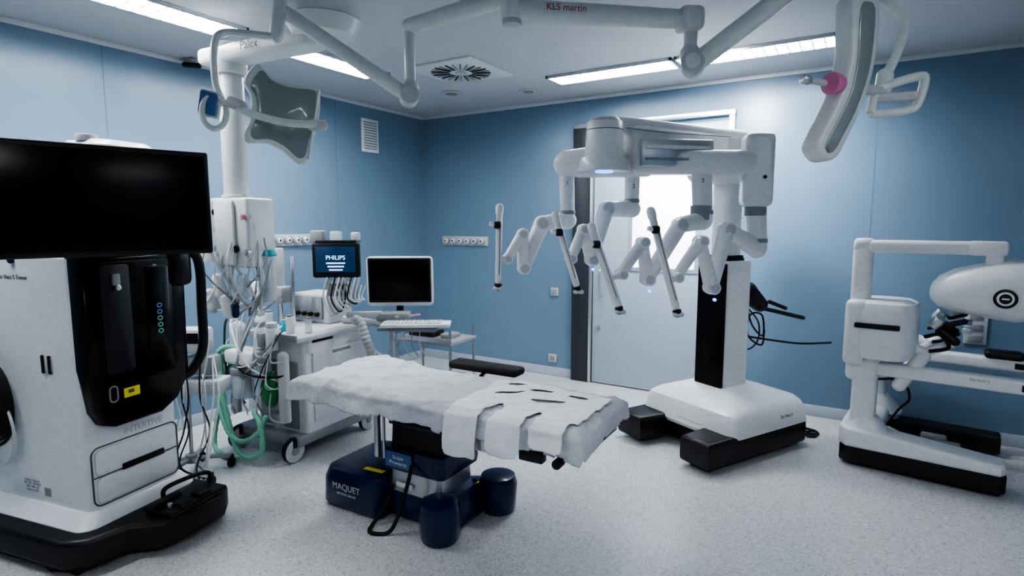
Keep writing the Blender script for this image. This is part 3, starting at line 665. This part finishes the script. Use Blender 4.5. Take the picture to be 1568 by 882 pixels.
N.box('workstation_base',(-.94,4.50,.965),(.26,.16,.07),GR,rz=3,bev=.02);N.box('workstation_led_strip',(-.90,4.417,.975),(.03,.004,.02),AL,bev=.002)
N.box('workstation_shelf',(-.80,4.47,.885),(.46,.30,.03),GR,rz=-6,bev=.01)
N.box('keyboard',(-.74,4.36,.925),(.53,.19,.03),WH,rz=2,bev=.01)
for r_ in range(4):
    for c_ in range(13):
        N.box('key_%d_%d'%(r_,c_),(-.965+.034*c_,4.29+.037*r_+.0012*c_,.943),(.027,.029,.01),LG,rz=2,bev=.002,seg=1)
N.tube('shelf_arm',[(-.95,4.50,.87),(-1.10,4.55,.90),(-1.35,4.50,.94)],.03,LG)
N.beam('swing_arm',(-1.28,4.35,1.0),(-1.02,4.45,.99),.04,.05,LG,.015)
N.tube('ribbed_hose',[(-1.20,4.28,.98),(-1.14,4.25,.95),(-1.10,4.24,.83),(-1.06,4.26,.72),(-1.0,4.3,.66)],.030,LG,k=8,rf=lambda t,i:1+.30*(i%2),seg=14)
N.tube('shelf_leg_1',[(-.98,4.58,.87),(-.98,4.58,.2)],.018,LG,smooth=False)
for i in range(4):N.tube('drop_wire_%d'%i,[(-.90+.06*i,4.4,.87),(-.90+.06*i,4.37,.76),(-.86+.06*i,4.42,.66)],.004,LG if i%2 else GR,k=5)
N.tube('red_lever',[(-.80,4.45,.975),(-.72,4.43,.99)],.008,PINK)
N.site=False

B=A('instrument_trolley',-.70,5.15,-28)
B.box('top',(0,0,.66),(.62,.42,.03),GR,bev=.008);B.box('top_lip',(0,-.2,.69),(.62,.01,.03),AL,bev=.003);B.box('shelf',(0,0,.30),(.58,.4,.02),GR,bev=.006)
for i,(x,y) in enumerate(((-.29,-.19),(.29,-.19),(.29,.19),(-.29,.19))):
    B.cyl('leg_%d'%i,(x,y,.07),(x,y,.78),.013,ST);B.cyl('wheel_%d'%i,(x-.012,y,.035),(x+.012,y,.035),.035,RB)
B.box('item',(-.1,0,.70),(.26,.2,.05),DK,bev=.01);B.box('item_2',(.15,.02,.695),(.12,.16,.04),GR,bev=.01)

# ------------------------------------------------------------ SURGICAL LIGHTS
L=A('surgical_light_system',0,2.78,0);L.site=True
L.cyl('ceiling_mount',(0,2.78,2.86),(0,2.78,3.0),.13,WH2,.16);L.cyl('spindle',(0,2.78,2.64),(0,2.78,2.9),.055,WH2);L.cyl('spindle_end',(0,2.78,2.615),(0,2.78,2.645),.045,LG)
def harm(n,a,b,r):
    L.cap(n,a,b,r,WH2,r*.88)
harm('left_arm',(0,2.78,2.75),(-.54,3.14,2.73),.045)
harm('right_arm',(0.04,2.78,2.68),(.87,2.90,2.68),.052)
L.beam('right_arm_cap',(.80,2.89,2.68),(.92,2.905,2.68),.12,.115,WH2,.03)
L.text('maker_text','KLS martin',PL(.25,2.745,2.683,(.99,.14,0),(0,0,1)),.042,RED)
L.cyl('left_drop',(-.54,3.14,2.74),(-.54,3.14,2.40),.028,WH2);L.cap('left_elbow',(-.54,3.14,2.42),(-.55,3.12,2.37),.045,WH2)
L.cyl('left_elbow_pin',(-.56,3.19,2.37),(-.53,3.06,2.37),.05,LG)
L.cap('left_spring_arm',(-.55,3.12,2.37),(-1.10,2.92,2.72),.038,WH2,.034)
L.cap('left_spring_end',(-1.12,2.90,2.76),(-1.14,2.88,2.60),.032,WH2)
L.tube('left_yoke_top',[(-1.14,2.88,2.66),(-1.15,2.87,2.60),(-1.24,2.82,2.59),(-1.34,2.77,2.58),(-1.375,2.75,2.52),(-1.37,2.73,2.35),(-1.33,2.70,2.26)],.017,WH2)
L.tube('left_yoke',[(-1.36,2.68,2.24),(-1.27,2.66,2.245),(-1.20,2.64,2.20),(-1.05,2.62,2.155),(-.95,2.64,2.145),(-.90,2.70,2.155)],.017,WH2)
L.cap('left_yoke_joint',(-.92,2.70,2.15),(-.88,2.72,2.15),.026,LG);L.cap('left_yoke_joint_2',(-1.27,2.66,2.245),(-1.22,2.65,2.225),.026,LG)
hp=PL(-1.355,2.66,2.215,(.93,.15,-.25),(.2,0,.98))
L.add('left_control_grip',bm_ring((-1.345,2.655,2.20),.050,.013,(.25,-1,.1),sy=1.5),WH2)
L.add('left_control_screen',bm_prism(rrect(.075,.10,.012,4,-.02,.02),-.012,.012,.004,M=hp),NV2)
L.add('left_control_body',bm_prism(rrect(.095,.12,.015,4,-.02,.02),-.03,-.008,.006,M=hp),WH2)
def smoothpoly(pts,n=4):
    P=[V(x,y,0) for x,y in pts];m=len(P);out=[]
    for i in range(m):
        a,b,c,d=P[i-1],P[i],P[(i+1)%m],P[(i+2)%m]
        for k in range(n):
            t=k/n;q=.5*((2*b)+(c-a)*t+(2*a-5*b+4*c-d)*t*t+(3*b-a-3*c+d)*t**3);out.append((q.x,q.y))
    return out
lp=PL(-1.08,2.78,2.20,(.85,.50,0),(.05,.0,1))
po=[(-.13,.20),(-.10,.225),(-.06,.18),(.02,.155),(.13,.155),(.145,.12),(.14,.0),(.11,-.12),(.095,-.20),(.06,-.215),(.0,-.16),(-.07,-.125),(-.14,-.13),(-.155,-.09),(-.13,-.02),(-.13,.08),(-.155,.14)]
po=[(x*1.12,y) for x,y in po]
L.add('left_lamp_shell',bm_prism(smoothpoly(po,3),-.03,.025,.014,M=lp,seg=3),WH2)
L.add('left_lamp_face',bm_prism(smoothpoly([(x*.86+.002,y*.87) for x,y in po],3),.020,.029,.003,M=lp),PURP)
L.beam('left_lamp_rim',lp@V(.155,.14,.02),lp@V(.11,-.19,.02),.012,.02,WH2,.004)
L.cyl('right_drop',(.87,2.90,2.70),(.87,2.90,2.50),.032,WH2);L.cap('right_elbow',(.87,2.90,2.52),(.88,2.89,2.47),.05,WH2)
L.cyl('right_elbow_pin',(.90,2.95,2.47),(.86,2.82,2.47),.055,LG);L.cyl('right_elbow_disc',(.862,2.83,2.47),(.857,2.81,2.47),.035,WH2)
L.cap('right_spring_arm',(.90,2.87,2.48),(1.34,2.44,2.80),.046,WH2,.042)
L.cap('right_spring_end',(1.36,2.42,2.84),(1.38,2.38,2.70),.036,WH2)
L.tube('right_yoke_top',[(1.38,2.38,2.72),(1.39,2.34,2.60),(1.44,2.30,2.54),(1.50,2.29,2.47),(1.485,2.29,2.36),(1.445,2.30,2.25)],.018,WH2)
L.cap('right_yoke_joint',(1.45,2.30,2.27),(1.44,2.29,2.22),.03,WH2)
L.add('right_handle_ring',bm_tube([V(1.385,2.27,2.125),V(1.40,2.27,2.20),V(1.44,2.27,2.225),V(1.555,2.27,2.26),V(1.585,2.27,2.25),V(1.565,2.27,2.16),V(1.53,2.27,2.135),V(1.42,2.27,2.12),V(1.385,2.27,2.125)],.017,10,4),WH2)
L.tube('right_handle_bar',[(1.40,2.28,2.18),(1.56,2.28,2.19)],.02,LG)
L.cap('right_lamp_link',(1.43,2.28,2.21),(1.30,2.22,2.20),.02,LG)
rp=PL(1.23,2.20,2.22,(.96,.28,0),(0,0,1))
ro=[(-.01,.30),(.07,.31),(.115,.27),(.12,.15),(.105,.03),(.06,-.10),(.01,-.20),(-.035,-.275),(-.09,-.29),(-.135,-.25),(-.125,-.20),(-.07,-.10),(-.03,-.01),(-.01,.10),(-.015,.22)]
L.add('right_lamp_shell',bm_prism(smoothpoly(ro,3),-.045,.04,.018,M=rp,seg=3),WH2)
cx_=[( .05,.28),(.085,.26),(.088,.15),(.075,.03),(.03,-.10),(-.02,-.19),(-.06,-.255),(-.09,-.255),(-.10,-.235),(-.055,-.15),(-.0,-.04),(.02,.08),(.02,.25)]
L.add('right_lamp_face',bm_prism(smoothpoly(cx_,3),.036,.044,.003,M=rp),PURP)
L.cyl('right_lamp_knob',rp@V(-.08,-.245,.04),rp@V(-.08,-.245,.05),.016,GR)
L.cyl('sterile_handle_base',(1.20,2.16,2.205),(1.15,2.14,2.205),.032,PINK,.04);L.cap('sterile_handle',(1.13,2.14,2.205),(1.045,2.12,2.215),.012,LG);L.cyl('sterile_handle_tip',(1.07,2.125,2.21),(1.035,2.115,2.215),.016,AL)

# ------------------------------------------------------------ camera / world
P=math.atan(99/875)
cam=bpy.data.cameras.new('camera');co=bpy.data.objects.new('camera',cam);COL.objects.link(co)
cam.sensor_width=36;cam.lens=36*875/1568;co.location=(0,0,1.7);co.rotation_euler=(math.pi/2-P,0,TH)
bpy.context.scene.camera=co
w=bpy.data.worlds.new('world');bpy.context.scene.world=w;w.use_nodes=True
w.node_tree.nodes['Background'].inputs[0].default_value=(.5,.6,.7,1);w.node_tree.nodes['Background'].inputs[1].default_value=.3
try:
    vs=bpy.context.scene.view_settings
    vs.view_transform='AgX';vs.look='AgX - High Contrast';vs.exposure=.3
except Exception as e:print(e)
